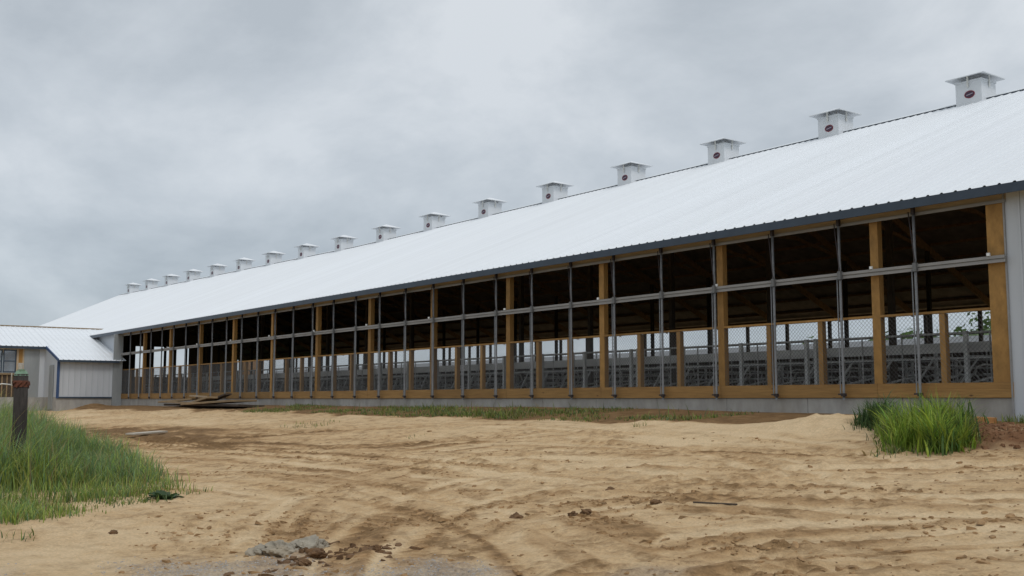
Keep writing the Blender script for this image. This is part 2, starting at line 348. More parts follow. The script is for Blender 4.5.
def slope_mesh(name, y0, z0, y1, zr, off, mat, ribs=True, rows=(0, 1)):
    v = []; prof = []
    if ribs:
        x = XN
        while x > XF:
            prof += [(x, 0), (x - .225, 0), (x - .243, .024), (x - .277, .024)]; x -= .305
        prof.append((XF, 0))
    else:
        prof = [(x, 0) for x in np.linspace(XN, XF, 60)]
    for (x, dz) in prof:
        for k in rows: v.append((x, y0 + (y1 - y0) * k, z0 + (zr(x) - z0) * k + dz + off))
    n = len(rows); f = []
    for i in range(len(prof) - 1):
        for k in range(n - 1): f.append((i * n + k, i * n + k + 1, (i + 1) * n + k + 1, (i + 1) * n + k))
    me = bpy.data.meshes.new(name); me.from_pydata(v, [], f); me.materials.append(mat); me.update()
    return me
def obj(name, me, parent):
    o = bpy.data.objects.new(name, me); COL.objects.link(o); o.parent = parent; return o
roof = obj('roof', slope_mesh('roof', YE, ZEAVE, YR, ridge_z, 0, M['roof']), barn)
far = obj('roof', slope_mesh('roof', YF + .4, 4.55, YR, ridge_z, 0, M['roof']), barn)
obj('roof_underside', slope_mesh('roof_underside', YE + .02, ZEAVE, YR, ridge_z, -.045, M['deck'], False), barn)  # dark sheet added below the white steel to cut bounce light inside
obj('roof_underside', slope_mesh('roof_underside', YF + .38, 4.55, YR, ridge_z, -.045, M['deck'], False), barn)
rc = MB()
px = list(np.linspace(XN, XF - .03, 120))
for x0, x1 in zip(px, px[1:]):
    za, zb = ridge_z(x0) + .075, ridge_z(x1) + .075
    for sg in (-1, 1):
        rc.poly([(x0, YR, za), (x1, YR, zb), (x1, YR + sg * .19, zb - .078), (x0, YR + sg * .19, za - .078)], M['roof'])
        rc.poly([(x0, YR + sg * .19, za - .078), (x1, YR + sg * .19, zb - .078), (x1, YR + sg * .19, zb - .10), (x0, YR + sg * .19, za - .10)], M['roof'])
        rc.poly([(x0, YR + sg * .17, za - .10), (x1, YR + sg * .17, zb - .10), (x1, YR + sg * .17, zb - .17), (x0, YR + sg * .17, za - .17)], M['fascia'])  # dark backing strip that paints in the shade of the gap under the cap
rc.build('ridge_cap', None, barn)
fb = MB(); fb.box(XN, XF, YE - .004, YE + .03, ZEAVE - .19, ZEAVE - .004); fb.build('fascia', M['fascia'], barn)
fb = MB(); fb.box(XN, XF, YF + .38, YF + .41, 4.38, 4.54); fb.build('fascia', M['fascia'], barn)
for x in (XN, XF):                                            # rake trim
    rk = MB()
    for (ya, za) in ((YE, ZEAVE), (YF + .4, 4.55)): rk.beam((x, ya, za - .06), (x, YR, ridge_z(x) - .06), .04, .2)
    rk.build('rake_trim', M['roof'], barn)
sb = MB(); sb.box(XN, XE, YE + .03, YW + .02, 4.055, 4.075); sb.build('soffit', M['soffit'], barn)
hb_ = MB(); hb_.box(-10.6, XE, YW - .06, YW - .02, 3.90, 4.05); hb_.build('header_board', M['soffit'], barn)
tr_ = MB(); tr_.box(-10.6, XE, YW - .10, YW - .065, 3.86, 3.925); tr_.build('curtain_track', M['rail'], barn)
mr = MB(); mr.box(-10.62, XE, YW - .16, YW - .125, 2.675, 2.735); mr.box(-10.62, XE, YW - .145, YW - .125, 2.735, 2.755); mr.box(-10.62, XE, YW - .175, YW - .125, 2.755, 2.815)
mr.build('middle_rail', M['rail'], barn)
fd = MB(); x = -10.62
while x > XE:
    x2 = max(x - 2.44, XE); fd.box(x, x2 + .014, YW - .04, YW + .2, -1.2, ZS - .01); x = x2
fd.box(XE, XF, YW - .04, YW + .2, -1.2, ZS - .01); fd.build('foundation', M['concrete'], barn)
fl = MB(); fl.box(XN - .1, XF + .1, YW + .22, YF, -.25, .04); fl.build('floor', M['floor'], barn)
# posts, sill boards, studs, wire panels
BAY, P0 = 4.468, -13.62
posts = [P0 - BAY * k for k in range(12)]
pm = MB(); pm.box(-.10, .10, -.03, .13, ZT + .002, 3.9); p_first = pm.build('post', M['wood'], barn, (posts[0], YW, 0))
for x in posts[1:]: part('post', p_first, barn, (x, YW, 0))
pm = MB(); pm.box(-.19, .17, -.06, .14, ZT + .002, 3.9); pm.build('corner_post', M['wood'], barn, (-10.83, YW, 0))
edges = [-10.62] + posts + [XE + .12]
for k, (xa, xb) in enumerate(zip(edges, edges[1:])):
    q = MB(); q.box(xa - .004, xb + .004, YW - .075, YW - .03, ZS, ZT); q.build('sill_board', M['plank'], barn)
sm_ = MB(); sm_.box(-.062, .062, -.02, .12, ZT + .002, 1.76); s_first = None
for xa, xb in zip(edges, edges[1:]):
    if xa > -11: st = [-12.09]
    else: st = [xa + (xb - xa) / 3, xa + (xb - xa) * 2 / 3]
    for x in st:
        if s_first is None: s_first = sm_.build('stud', M['wood'], barn, (x, YW, 0))
        else: part('stud', s_first, barn, (x, YW, 0))
    q = MB(); q.box(xa, xb, YW - .03, YW + .10, 1.765, 1.815); q.build('top_rail', M['wood'], barn)
    w = MB(); z0, z1 = ZT, 1.77; h = z1 - z0; lo, hi = min(xa, xb), max(xa, xb); p = .095
    c = lo - h
    while c < hi:
        for sg in (1, -1):
            # line x = c + s, z = z0 + s (or mirrored)
            s0 = max(0, lo - c); s1 = min(h, hi - c)
            if s1 > s0 + .02:
                za, zb = (z0 + s0, z0 + s1) if sg > 0 else (z1 - s0, z1 - s1)
                w.tube([(c + s0, YW - .022 + sg * .004, za), (c + s1, YW - .022 + sg * .004, zb)], .0038, 3, caps=False)
        c += p
    w.build('wire_mesh', M['wire'], barn)
# guide pipes with their ropes and sill brackets
g = MB(); g.tube([(0, 0, -.02), (0, 0, 4.02)], .03, 8, M['steel']); g.tube([(-.075, -.01, .1), (-.075, -.01, 2.7)], .014, 6, M['steel']); g.tube([(.015, -.03, 2.8), (-.10, -.03, 3.93)], .012, 6, M['darksteel'])
g_first = None
bk = MB(); bk.box(-.05, .05, -.045, .03, .06, .13); bk.box(-.13, -.05, -.03, .03, .09, .125); tk_ = MB(); tk_.box(-.035, .035, -.045, .03, 3.87, 4.03)
kx = MB(); kx.box(-.04, .04, -.05, .05, 2.66, 2.84)
XP = [-12.53 - 1.862 * k for k in range(29)]
for x in XP:
    if g_first is None:
        g_first = g.build('guide_pipe', None, barn, (x, YW - .20, 0)); b1 = bk.build('bracket', M['darksteel'], g_first); b2 = tk_.build('clamp', M['darksteel'], g_first); b3 = kx.build('coupling', M['steel'], g_first)
    else:
        o = part('guide_pipe', g_first, barn, (x, YW - .20, 0))
        for q, nm in ((b1, 'bracket'), (b2, 'clamp'), (b3, 'coupling')): part(nm, q, o)
kn = MB(); kn.tube([(0, 0, 0), (0, 0, .06)], .04, 8)
k_first = None
for x in [-11.0] + posts:
    if k_first is None: k_first = kn.build('curtain_bolt', M['stall'], barn, (x + .05, YW - .16, 2.82))
    else: part('curtain_bolt', k_first, barn, (x, YW - .16, 2.82))
# near end: closed wall of pale siding
q = MB(); x = -10.66
while x > -10.7 or x < XN:
    q.box(x, x + .30, YW - .05, YW + .05, -.75, 4.05)
    q.box(x + .30, x + .335, YW - .072, YW + .04, -.75, 4.05); x += .335
    if x > XN - .3: break
q.build('end_wall', M['siding'], barn)
q = MB(); q.box(-10.66, -10.625, YW - .085, YW + .02, -.75, 4.05); q.build('corner_trim', M['rail'], barn)
# long wall beyond the annex
q = MB(); q.box(XE - .3, XF, YW - .04, YW + .04, .03, 4.05); q.build('side_wall', M['siding'], barn)
q = MB(); q.box(XE - .3, XE - 1.4, YW - .06, YW - .045, 2.5, 4.04); q.build('wood_panel', M['wood'], barn)
q = MB(); q.box(XE + .06, XE + .16, YW - .60, YW - .05, -.5, 3.98); q.build('corner_panel', M['greysiding'], barn)
# far gable with tall openings, near gable
q = MB()
def gable_piece(mb, x, ya, yb, za, zb=None):
    def top(y): return (ZEAVE + (ridge_z(x) - ZEAVE) * (y - YE) / (YR - YE) if y < YR else 4.55 + (ridge_z(x) - 4.55) * (YF + .4 - y) / (YF + .4 - YR)) - .06
    ts = [ya] + ([YR] if ya < YR < yb else []) + [yb]
    for y0, y1 in zip(ts, ts[1:]):
        t0, t1 = (top(y0), top(y1)) if zb is None else (zb, zb)
        for dx in (0, .12): mb.poly([(x + dx, y0, za), (x + dx, y1, za), (x + dx, y1, t1), (x + dx, y0, t0)])
def gy(px_): d = ray(px_, 355); return d[1] * XF / d[0]
ops = sorted([(gy(135), gy(144)), (gy(153.5), gy(171.5)), (gy(176), gy(188.5)), (gy(237), gy(263.5))])
ZO = 5.9
prev = YW
for a0, a1 in ops:
    gable_piece(q, XF + .05, prev, a0, 0); gable_piece(q, XF + .05, a0, a1, ZO); gable_piece(q, XF + .05, a0, a1, 0, 2.5); prev = a1
gable_piece(q, XF + .05, prev, YF, 0)
q.build('gable_wall', M['inwood'], barn)
q = MB(); gable_piece(q, XN - .2, YW, 26, 0); gable_piece(q, XN - .2, 26, 46, 4.6); gable_piece(q, XN - .2, 46, YF, 0); q.build('gable_wall', M['siding'], barn)
# far long side: posts, header, sill
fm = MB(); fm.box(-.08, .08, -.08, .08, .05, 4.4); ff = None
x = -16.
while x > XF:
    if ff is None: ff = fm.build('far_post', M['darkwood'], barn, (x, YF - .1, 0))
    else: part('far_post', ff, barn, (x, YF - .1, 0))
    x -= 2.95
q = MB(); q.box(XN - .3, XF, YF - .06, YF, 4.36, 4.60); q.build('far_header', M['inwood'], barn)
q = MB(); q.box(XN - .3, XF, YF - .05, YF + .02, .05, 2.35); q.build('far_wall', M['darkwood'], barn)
q = MB()
for z in (2.55, 3.25): q.tube([(XN - .4, YF + .06, z), (XF, YF + .06, z)], .03, 6)
q.build('far_rail', M['steel'], barn)
# rafters, purlins, inner posts
def und(y, x): return (ZEAVE + (ridge_z(x) - ZEAVE) * (y - YE) / (YR - YE) if y <= YR else 4.55 + (ridge_z(x) - 4.55) * (YF + .4 - y) / (YF + .4 - YR)) - .06
x = P0 + BAY; k = 0
while x > XF + 1:
    q = MB()
    q.beam((x, YW, und(YW, x) - .26), (x, YR, und(YR, x) - .26), .10, .30); q.beam((x, YF, und(YF, x) - .26), (x, YR, und(YR, x) - .26), .10, .30)
    q.beam((x, 28.1, und(28.1, x) - .4), (x, 31.5, und(31.5, x) - 1.3), .09, .14); q.beam((x, 31.5, und(31.5, x) - 1.3), (x, 40.5, und(31.5, x) - 1.3), .09, .18)
    q.beam((x, 43.9, und(43.9, x) - .4), (x, 40.5, und(31.5, x) - 1.3), .09, .14); q.beam((x, 31.5, und(31.5, x) - 1.3), (x, YR, und(YR, x) - .4), .09, .12)
    q.build('truss', M['inwood'], barn)
    for y in (27.6, 44.2):
        pz = MB(); pz.box(x - .08, x + .08, y - .08, y + .08, .05, und(y, x) - .4); pz.build('inner_post', M['darkwood'], barn)
    x -= BAY
for y in list(np.arange(21.2, 35.9, 1.22)) + list(np.arange(37, 50, 1.22)):
    q = MB(); xs_ = [XN - .2, -66, XF + .1]
    for xa, xb in zip(xs_, xs_[1:]): q.beam((xa, y, und(y, xa) - .06), (xb, y, und(y, xb) - .06), .05, .12)
    q.build('purlin', M['inwood'], barn)

# ventilators along the ridge
def vent_parts():
    w = .49; zb = -.45; zt = .62
    b_ = MB()
    for sx, sy in ((1, 0), (-1, 0), (0, 1), (0, -1)):
        pass
    b_.box(-w, w, -w, w, zb, zt - .001, M['vent']); b_.box(-w - .025, w + .025, -w - .025, w + .025, zt, zt + .05, M['vent'])
    b_.box(-w + .06, w - .06, -w + .06, w - .06, zt + .05, zt + .056, M['vent'])
    return b_
def cap_mesh():
    c_ = MB(); W = .74; z0 = .80; z1 = 1.07
    cor = [(-W, -W), (W, -W), (W, W), (-W, W)]
    for k in range(4):
        a0, a1 = cor[k], cor[(k + 1) % 4]
        c_.poly([(a0[0], a0[1], z0), (a1[0], a1[1], z0), (0, 0, z1)])
        c_.poly([(a1[0], a1[1], z0 - .035), (a0[0], a0[1], z0 - .035), (0, 0, z1 - .06)])
        c_.poly([(a0[0], a0[1], z0 - .035), (a1[0], a1[1], z0 - .035), (a1[0], a1[1], z0), (a0[0], a0[1], z0)])
    return c_
def leg_mesh():
    l_ = MB(); l_.box(-.035, .035, -.012, .012, 0, .40); l_.box(-.035, .035, -.03, .03, .38, .395); return l_
def emblem_mesh():
    e = MB(); n = 28
    def oval(a, b, y, mat): e.poly([(a * math.cos(2 * math.pi * k / n), y, b * math.sin(2 * math.pi * k / n)) for k in range(n)], mat)
    oval(.20, .14, -.008, M['logo_red']); oval(.175, .115, -.011, M['logo_dark'])
    for k in range(n):
        a0, a1 = 2 * math.pi * k / n, 2 * math.pi * (k + 1) / n
        e.poly([(.20 * math.cos(a0), 0, .14 * math.sin(a0)), (.20 * math.cos(a1), 0, .14 * math.sin(a1)), (.20 * math.cos(a1), -.008, .14 * math.sin(a1)), (.20 * math.cos(a0), -.008, .14 * math.sin(a0))], M['logo_red'])
    e.poly([(-.13, -.014, -.045), (.12, -.014, .005), (.13, -.014, .04), (-.12, -.014, -.005)], M['logo_white'])
    return e
v0 = None
for k in range(17):
    x = -19.83 - 6.02 * k; z = ridge_z(x)
    if v0 is None:
        v0 = vent_parts().build('roof_ventilator', None, barn, (x, YR, z)); vc = cap_mesh().build('cap', M['vent'], v0)
        vl = [leg_mesh().build('cap_leg', M['stall'], v0, p) for p in ((0, -.53, .43), (0, .53, .43))]
        lm2 = MB(); lm2.box(-.012, .012, -.035, .035, 0, .40); vl += [lm2.build('cap_leg', M['stall'], v0, p) for p in ((.53, 0, .43), (-.53, 0, .43))]
        ve = emblem_mesh().build('emblem', None, v0, (.04, -.492, .16))
    else:
        o = part('roof_ventilator', v0, barn, (x, YR, z)); part('cap', vc, o)
        for q in vl: part('cap_leg', q, o, q.location)
        part('emblem', ve, o, ve.location)

# ------------------------------------------------------------------ stalls inside
def stall_row(Y, sg, label, xa=-11.5, xb=-78):
    t_ = thing('stall_row', label, 'cow stalls', ((xa + xb) / 2, Y, .05)); ox = (xa + xb) / 2
    ped = MB(); ped.box(xa - ox, xb - ox, -sg * .3, sg * 2.2, 0, .24); ped.build('bedding', M['mattress'], t_)
    if Y < 30:
        bd = MB(); bd.box(xa - ox, xb - ox, sg * .35, sg * .40, 1.14, 1.40); bd.build('neck_board', M['stallband'], t_)
    q = MB()
    for z in (1.62, .98): q.tube([(xa - ox, .02, z), (xb - ox, .02, z)], .03, 6)
    q.build('head_rail', M['stall'], t_)
    pm = MB(); pm.box(-.05, .05, -.05, .05, 0, 1.66); lp = MB()
    lp.tube([(0, sg * .05, 1.02), (0, sg * 1.3, 1.05), (0, sg * 1.75, .95), (0, sg * 1.85, .72), (0, sg * 1.6, .55), (0, sg * .9, .48), (0, sg * .05, .32)], .034, 6)
    lp.tube([(-.30, sg * .05, .25), (.28, sg * .05, .98)], .028, 5)
    lp.tube([(.62, sg * .02, .25), (.62, sg * .02, 1.62)], .022, 5)
    p1 = l1 = None; k = 0; x = xa - .5
    while x > xb + .5:
        if k % 2 == 0:
            if p1 is None: p1 = pm.build('stall_post', M['stall'], t_, (x - ox, 0, 0))
            else:
                part('stall_post', p1, t_, (x - ox, 0, 0))
                if k % 6 == 0: part('stall_post', p1, t_, (x - ox + .32, 0, 0))
        if l1 is None: l1 = lp.build('stall_loop', M['stall'], t_, (x - ox, 0, 0))
        else: part('stall_loop', l1, t_, (x - ox, 0, 0))
        x -= 1.22; k += 1
stall_row(25.2, 1, 'nearest row of grey steel cow stalls just inside the open wall')
stall_row(33.6, -1, 'second row of grey steel cow stalls deeper inside the barn', -15, -100)
stall_row(43.4, 1, 'farthest row of grey steel cow stalls by the back opening of the barn', -20, -125)

# ------------------------------------------------------------------ annex building at the far left
ann = thing('annex_building', 'low pale annex with white ribbed roof joined to the left end of the barn', 'building', (XE, 17, -.3))
ann_off = Vector((-XE, -17, .3))
def ab(mb, name, mat, parent=ann):
    o = mb.build(name, mat, parent)
    if parent is ann: o.location = ann_off
    return o
XRA, ZRA, XEV, ZEV, SL = -74.74, 4.74, -66.40, 2.33, 0.289
YS = 16.42                                 # step between the lean-to and the set-back wall
def az(x): return ZEV + SL * (XEV - x)
def ribbed(mb, xa, xb, ya, yb, per=.305):
    y = ya
    while y < yb - .01:
        e1 = min(y + per, yb)
        pr = [(y, 0), (y + per * .74, 0), (y + per * .80, .03), (y + per * .9, .03), (e1, 0)]
        for (p, d0), (q2, d1) in zip(pr, pr[1:]):
            mb.poly([(xa, p, az(xa) + d0), (xa, q2, az(xa) + d1), (xb, q2, az(xb) + d1), (xb, p, az(xb) + d0)])
        y = e1
q = MB(); ribbed(q, -69.45, XRA, -2, YS); ribbed(q, XEV, XRA, YS, YW - .1)
y = YW - .1                                # the roof dies into the barn roof: strips shortened along the valley
while y < 22.4:
    xs0 = XRA; zb = ZEAVE + (ridge_z(-70) - ZEAVE) * (y - YE) / (YR - YE); xv = XEV - (zb - ZEV) / SL
    if xv > XRA:
        for (p, q_, d0, d1) in ((y, y + .22, 0, 0), (y + .22, y + .24, 0, .03), (y + .24, y + .28, .03, .03), (y + .28, y + .305, .03, 0)):
            xx = min(xv + .35, XEV)
            q.poly([(xx, p, az(xx) + d0), (xx, q_, az(xx) + d1), (XRA, q_, az(XRA) + d1), (XRA, p, az(XRA) + d0)])
    y += .305
q.poly([(XRA, -2, ZRA), (XRA, 22, ZRA), (-80.1, 22, az(-69.45)), (-80.1, -2, az(-69.45))])
ab(q, 'roof', M['roof'])
q = MB(); q.box(XRA - .12, XRA + .12, -2, 21.3, ZRA - .02, ZRA + .05); ab(q, 'ridge_cap', M['board'])
q = MB(); q.box(-69.46, -69.42, -2, YS, az(-69.45) - .15, az(-69.45) - .005); ab(q, 'fascia', M['fascia'])
q = MB(); q.box(XEV, XEV + .04, YS, YW - .3, ZEV - .13, ZEV - .005); ab(q, 'fascia', M['fascia'])
q = MB(); q.beam((-69.45, YS - .03, az(-69.45) - .03), (XEV + .03, YS - .03, ZEV - .03), .05, .17); ab(q, 'rake_trim', M['bluetrim'])
q = MB(); y = YS + .04
while y < YW - .35:
    q.box(XE - .03, XE + .03, y, y + .29, .13, ZEV - .03); q.box(XE, XE + .015, y + .29, y + .30, .13, ZEV - .03); q.box(XE, XE + .055, y + .30, y + .335, .13, ZEV - .03); y += .335
ab(q, 'siding_wall', M['siding'])
q = MB(); q.poly([(XE, YS, .13), (-69.8, YS, .13), (-69.8, YS, az(-69.8) - .05), (XE, YS, az(XE) - .05)]); q.poly([(XE, YS + .06, .13), (XE, YS + .06, az(XE) - .05), (-69.8, YS + .06, az(-69.8) - .05), (-69.8, YS + .06, .13)]); ab(q, 'side_wall', M['siding'])
q = MB(); q.box(XE + .058, XE + .09, YS - .02, YS + .14, .05, ZEV - .1); ab(q, 'corner_trim', M['bluetrim'])
q = MB(); q.box(XE + .058, XE + .08, YS + .14, YW - .3, .05, .14); ab(q, 'base_trim', M['fascia'])
q = MB(); q.box(XE - .1, XE + .02, YS + .02, YW - .2, -.9, .12); q.box(-69.9, -69.74, -2, YS + .02, -.9, .12); q.box(-69.7, XE - .1, YS - .02, YS + .1, -.9, .12); ab(q, 'foundation', M['concrete'])
WX = -69.8
def wy(px_): d = ray(px_, 370); return d[1] * WX / d[0]
q = MB(); q.box(WX - .04, WX + .03, wy(39), YS, .13, az(WX) - .08); ab(q, 'white_panel', M['siding'])
q = MB(); q.box(WX - .04, WX + .05, wy(23.5), wy(38.5), -.55, az(WX) - .08); ab(q, 'sliding_door', M['greysiding'])
q = MB(); q.box(-68.2, -68.12, YS - .09, YS - .03, -.6, 2.0); q.box(-68.12, -67.4, YS - .07, YS - .03, -.6, 2.05); ab(q, 'side_door', M['greysiding'])
q = MB(); q.box(WX - .05, WX + .03, wy(22), wy(23.5), .12, 3.05); q.box(WX - .05, WX + .03, wy(16), wy(18), .12, 3.05); ab(q, 'post', M['soffit'])
q = MB(); q.box(WX - .05, WX + .03, wy(18) + .001, wy(22) - .001, 2.1, 3.05); ab(q, 'wood_panel', M['wood'])
q = MB(); q.box(WX - .05, WX + .03, wy(18) + .001, wy(22) - .001, .12, 2.09); ab(q, 'dark_panel', M['darkwood'])
q = MB(); q.box(WX - .05, WX + .02, -2, wy(16), 3.07, az(WX) - .08); q.box(WX - .04, WX + .02, -2, wy(16), .12, 1.55); ab(q, 'front_wall', M['darkwood'])
y1 = wy(15.7)
for k in range(3):
    ya = y1 - .78 * (k + 1) + .05
    f_ = MB()
    for (a0, a1, b0, b1) in ((ya, ya + .06, 1.6, 3.0), (ya + .67, ya + .73, 1.6, 3.0), (ya + .06, ya + .67, 1.6, 1.68), (ya + .06, ya + .67, 2.92, 3.0), (ya + .06, ya + .67, 2.27, 2.33)):
        f_.box(WX - .03, WX + .04, a0, a1, b0, b1)
    fo = ab(f_, 'window', M['fascia']); p_ = MB(); p_.box(WX - .01, WX, ya + .05, ya + .68, 1.65, 2.95); p_.build('pane', M['glass'], fo)
q = MB(); q.box(WX + .03, WX + .12, -2, y1 - .1, 1.47, 1.58); ab(q, 'window_sill', M['board'])
q = MB()
yy = y1 - .15
while yy > 10: q.box(WX + .02, WX + .04, yy - .07, yy, .14, 1.44); yy -= .28
ab(q, 'slat_panel', M['board'])

# ------------------------------------------------------------------ beyond the barn
sh = thing('long_shed', 'long low grey-roofed shed behind the barn seen through its open side', 'shed', (-110, 78, -.3))
q = MB(); q.poly([(-60, -7, 3.75), (90, -7, 3.75), (90, 0, 5.2), (-60, 0, 5.2)]); q.poly([(-60, 7, 3.75), (-60, 0, 5.2), (90, 0, 5.2), (90, 7, 3.75)]); q.build('roof', simple('dark_grey_shed_roof', (.13, .135, .14), .7, 0, .15, 2), sh)
q = MB(); q.box(-60, 90, -6.6, -6.5, 0, 2.5, M['darkwood']); q.box(-60, 90, 6.5, 6.6, 0, 3.8, M['darkwood']); q.box(-60, 90, -6.62, -6.5, 2.502, 3.7, M['darkwood']); q.box(-60, -59.9, -6.5, 6.5, 0, 3.7, M['siding']); q.box(89.9, 90, -6.5, 6.5, 0, 3.7, M['siding']); q.build('wall', None, sh)  # dark front boxes stand in for the shade of the shed's open side
hx = np.linspace(-170, 90, 60); hy = np.linspace(95, 260, 40)
hm = MB(); hz = lambda x, y: -.6 + 17 * math.exp(-((x + 40) / 52) ** 2 - ((y - 150) / 32) ** 2) + 5 * math.exp(-((x + 120) / 70) ** 2 - ((y - 190) / 40) ** 2) + 1.2 * float(fbm(np.array(x * .05), np.array(y * .05), 3))
hv = [(x, y, hz(x, y)) for x in hx for y in hy]; hf = [(i * 40 + j, (i + 1) * 40 + j, (i + 1) * 40 + j + 1, i * 40 + j + 1) for i in range(59) for j in range(39)]
hm.v = hv; hm.f = hf; hm.mi = [0] * len(hf); hm.sm = [True] * len(hf)
hl = hm.build('hill', simple('grassy_hill', (.085, .14, .045), .9, 0, .45, .25, bump=.5, dirt=(.045, .085, .025), dirt_amt=.8)); hl['kind'] = 'structure'

bq = MB(); bc = []
while len(bc) < 9000 * 4:
    x = random.uniform(-150, 0); y = random.uniform(118, 165); n_ = float(vnoise(np.array(x * .12), np.array(y * .12)))
    if n_ < .42: continue
    z = hz(x, y) + random.random() ** 1.5 * 5.5 * (n_ - .35) * 2; s_ = random.uniform(.25, .6)
    a_ = Vector((random.gauss(0, 1), random.gauss(0, 1), random.gauss(0, 1))).normalized(); b_ = a_.orthogonal().normalized(); c_ = a_.cross(b_); p = Vector((x, y, z))
    bq.poly([p - b_ * s_, p - c_ * s_ * .6, p + b_ * s_, p + c_ * s_ * .6]); k = random.uniform(.6, 1.3); bc += [(.085 * k, .14 * k, .04 * k, 1)] * 4
so_ = bq.build('scrub', M['leaf']); a = so_.data.color_attributes.new('tone', 'FLOAT_COLOR', 'POINT'); a.data.foreach_set('color', np.array(bc, np.float32).ravel())
tag(so_, 'green scrub covering the slope behind the barn', 'bushes', kind='stuff')
# ------------------------------------------------------------------ vegetation
def blades(name, spots, label=None, leafy=0.):
    """spots: rows of x, y, height, lean, tone rgb"""
    V = []; Fc = []; Cc = []
    for (x, y, h, w, lean, rgb) in spots:
        z = gz(x, y) - .02; an = random.random() * 6.283; dx, dy = math.cos(an), math.sin(an); wx, wy_ = -dy * w, dx * w
        i = len(V); n = 4
        for k in range(n + 1):
            t_ = k / n; r = lean * t_ * t_; ww = (1 - t_ ** 1.6) * (.6 + .4 * min(1, t_ * 3)) + .04
            px_, py_, pz_ = x + dx * r, y + dy * r, z + h * (t_ - .25 * lean / max(h, .1) * t_ ** 3)
            V.append((px_ - wx * ww, py_ - wy_ * ww, pz_)); V.append((px_ + wx * ww, py_ + wy_ * ww, pz_))
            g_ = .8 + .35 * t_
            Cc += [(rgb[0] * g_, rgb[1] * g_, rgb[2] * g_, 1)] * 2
        for k in range(n): Fc.append((i + 2 * k, i + 2 * k + 1, i + 2 * k + 3, i + 2 * k + 2))
    me = bpy.data.meshes.new(name); me.from_pydata(V, [], Fc); me.materials.append(M['leaf'])
    a = me.color_attributes.new('tone', 'FLOAT_COLOR', 'POINT'); a.data.foreach_set('color', np.array(Cc, np.float32).ravel())
    o = bpy.data.objects.new(name, me); COL.objects.link(o); return o
def inpoly(p, P):
    c = False; j = len(P) - 1
    for i in range(len(P)):
        if (P[i][1] > p[1]) != (P[j][1] > p[1]) and p[0] < (P[j][0] - P[i][0]) * (p[1] - P[i][1]) / (P[j][1] - P[i][1]) + P[i][0]: c = not c
        j = i
    return c
G_ = [(.15, .20, .042), (.19, .245, .05), (.105, .16, .042), (.11, .17, .075), (.23, .25, .07)]
DRY = (.28, .23, .11)
def jit(c, a=.25): k = 1 + random.uniform(-a, a); return tuple(v * k * (1 + random.uniform(-.1, .1)) for v in c)
# left bank of tall grass
foot = [at(x, y)[:2] for x, y in ((-60, 528), (0, 527), (62, 517), (100, 502), (140, 499), (178, 494), (150, 480), (128, 466), (100, 452), (72, 444), (30, 438), (-40, 436))]
bx0, bx1 = min(p[0] for p in foot), max(p[0] for p in foot); by0, by1 = min(p[1] for p in foot), max(p[1] for p in foot)
bare = [(at(14, 499)[:2], 1.2), (at(50, 497)[:2], .5), (at(125, 491)[:2], .8), (at(98, 495)[:2], .5)]
sp_ = []; tries = 0
while len(sp_) < 26000 and tries < 120000:
    tries += 1
    x, y = random.uniform(bx0, bx1), random.uniform(by0, by1)
    if not inpoly((x + random.gauss(0, .35), y + random.gauss(0, .18)), foot): continue
    d_ = math.hypot(x, y)
    if random.random() > min(1, (21 / d_) ** 1.3) * 1.0: continue
    n_ = float(fbm(np.array(x * .6), np.array(y * .6), 3)) + .5 * float(fbm(np.array(x * 1.9 + 5), np.array(y * 1.9), 2))
    ds = min(math.hypot(x - q[0], y - q[1]) / r for q, r in bare)
    if ds < 1 + .35 * n_ and random.random() > .10 + .5 * ds ** 3: continue
    if n_ < -.12 and random.random() > .22: continue
    near = min(1, max(0, (d_ - 16.2) / 6)); tall = (.22 + 1.0 * near) * (1 + .6 * n_) * float(np.interp(512 + F_PX * (x * RV[0] + y * RV[1]) / (x * F0[0] + y * F0[1]), [0, 45, 85, 130, 180], [1, .82, .5, .36, .25])) * random.uniform(.6, 1.25)
    if random.random() < .05: c = DRY; tall *= 1.15
    else:
        c = G_[3] if near > .7 and random.random() < .5 else random.choice(G_)
        c = tuple(np.array(c) * (1.35 + .55 * n_))
    sp_.append((x, y, max(.08, tall), random.uniform(.004, .009) * (1 + d_ / 60), random.uniform(.1, .95) * tall, jit(c)))
tag(blades('tall_grass', sp_), 'bank of tall green grass around the old post at the left edge', 'grass', kind='stuff')
# sparse tufts on the sand beside it and further out
sp_ = []
for (px_, py_, n_, rr, h_) in ((12, 540, 26, .35, .16), (5, 478, 30, .5, .18), (200, 493, 18, .2, .12), (310, 425, 60, .9, .14), (312, 427, 40, .6, .12), (415, 438, 20, .3, .1), (135, 502, 120, .6, .12), (120, 505, 80, .5, .12), (640, 427, 14, .2, .14), (1014, 424, 90, .35, .22), (1022, 420, 90, .35, .25)):
    c0 = at(px_, py_)
    for _ in range(n_):
        a_ = random.random() * 6.283; r_ = rr * math.sqrt(random.random()); hh = h_ * random.uniform(.5, 1.2)
        sp_.append((c0[0] + r_ * math.cos(a_), c0[1] + r_ * math.sin(a_), hh, random.uniform(.005, .011), hh * random.uniform(.2, .7), jit(random.choice(G_))))
tag(blades('grass_tufts', sp_), 'sparse short grass tufts scattered over the sandy yard', 'grass', kind='stuff')
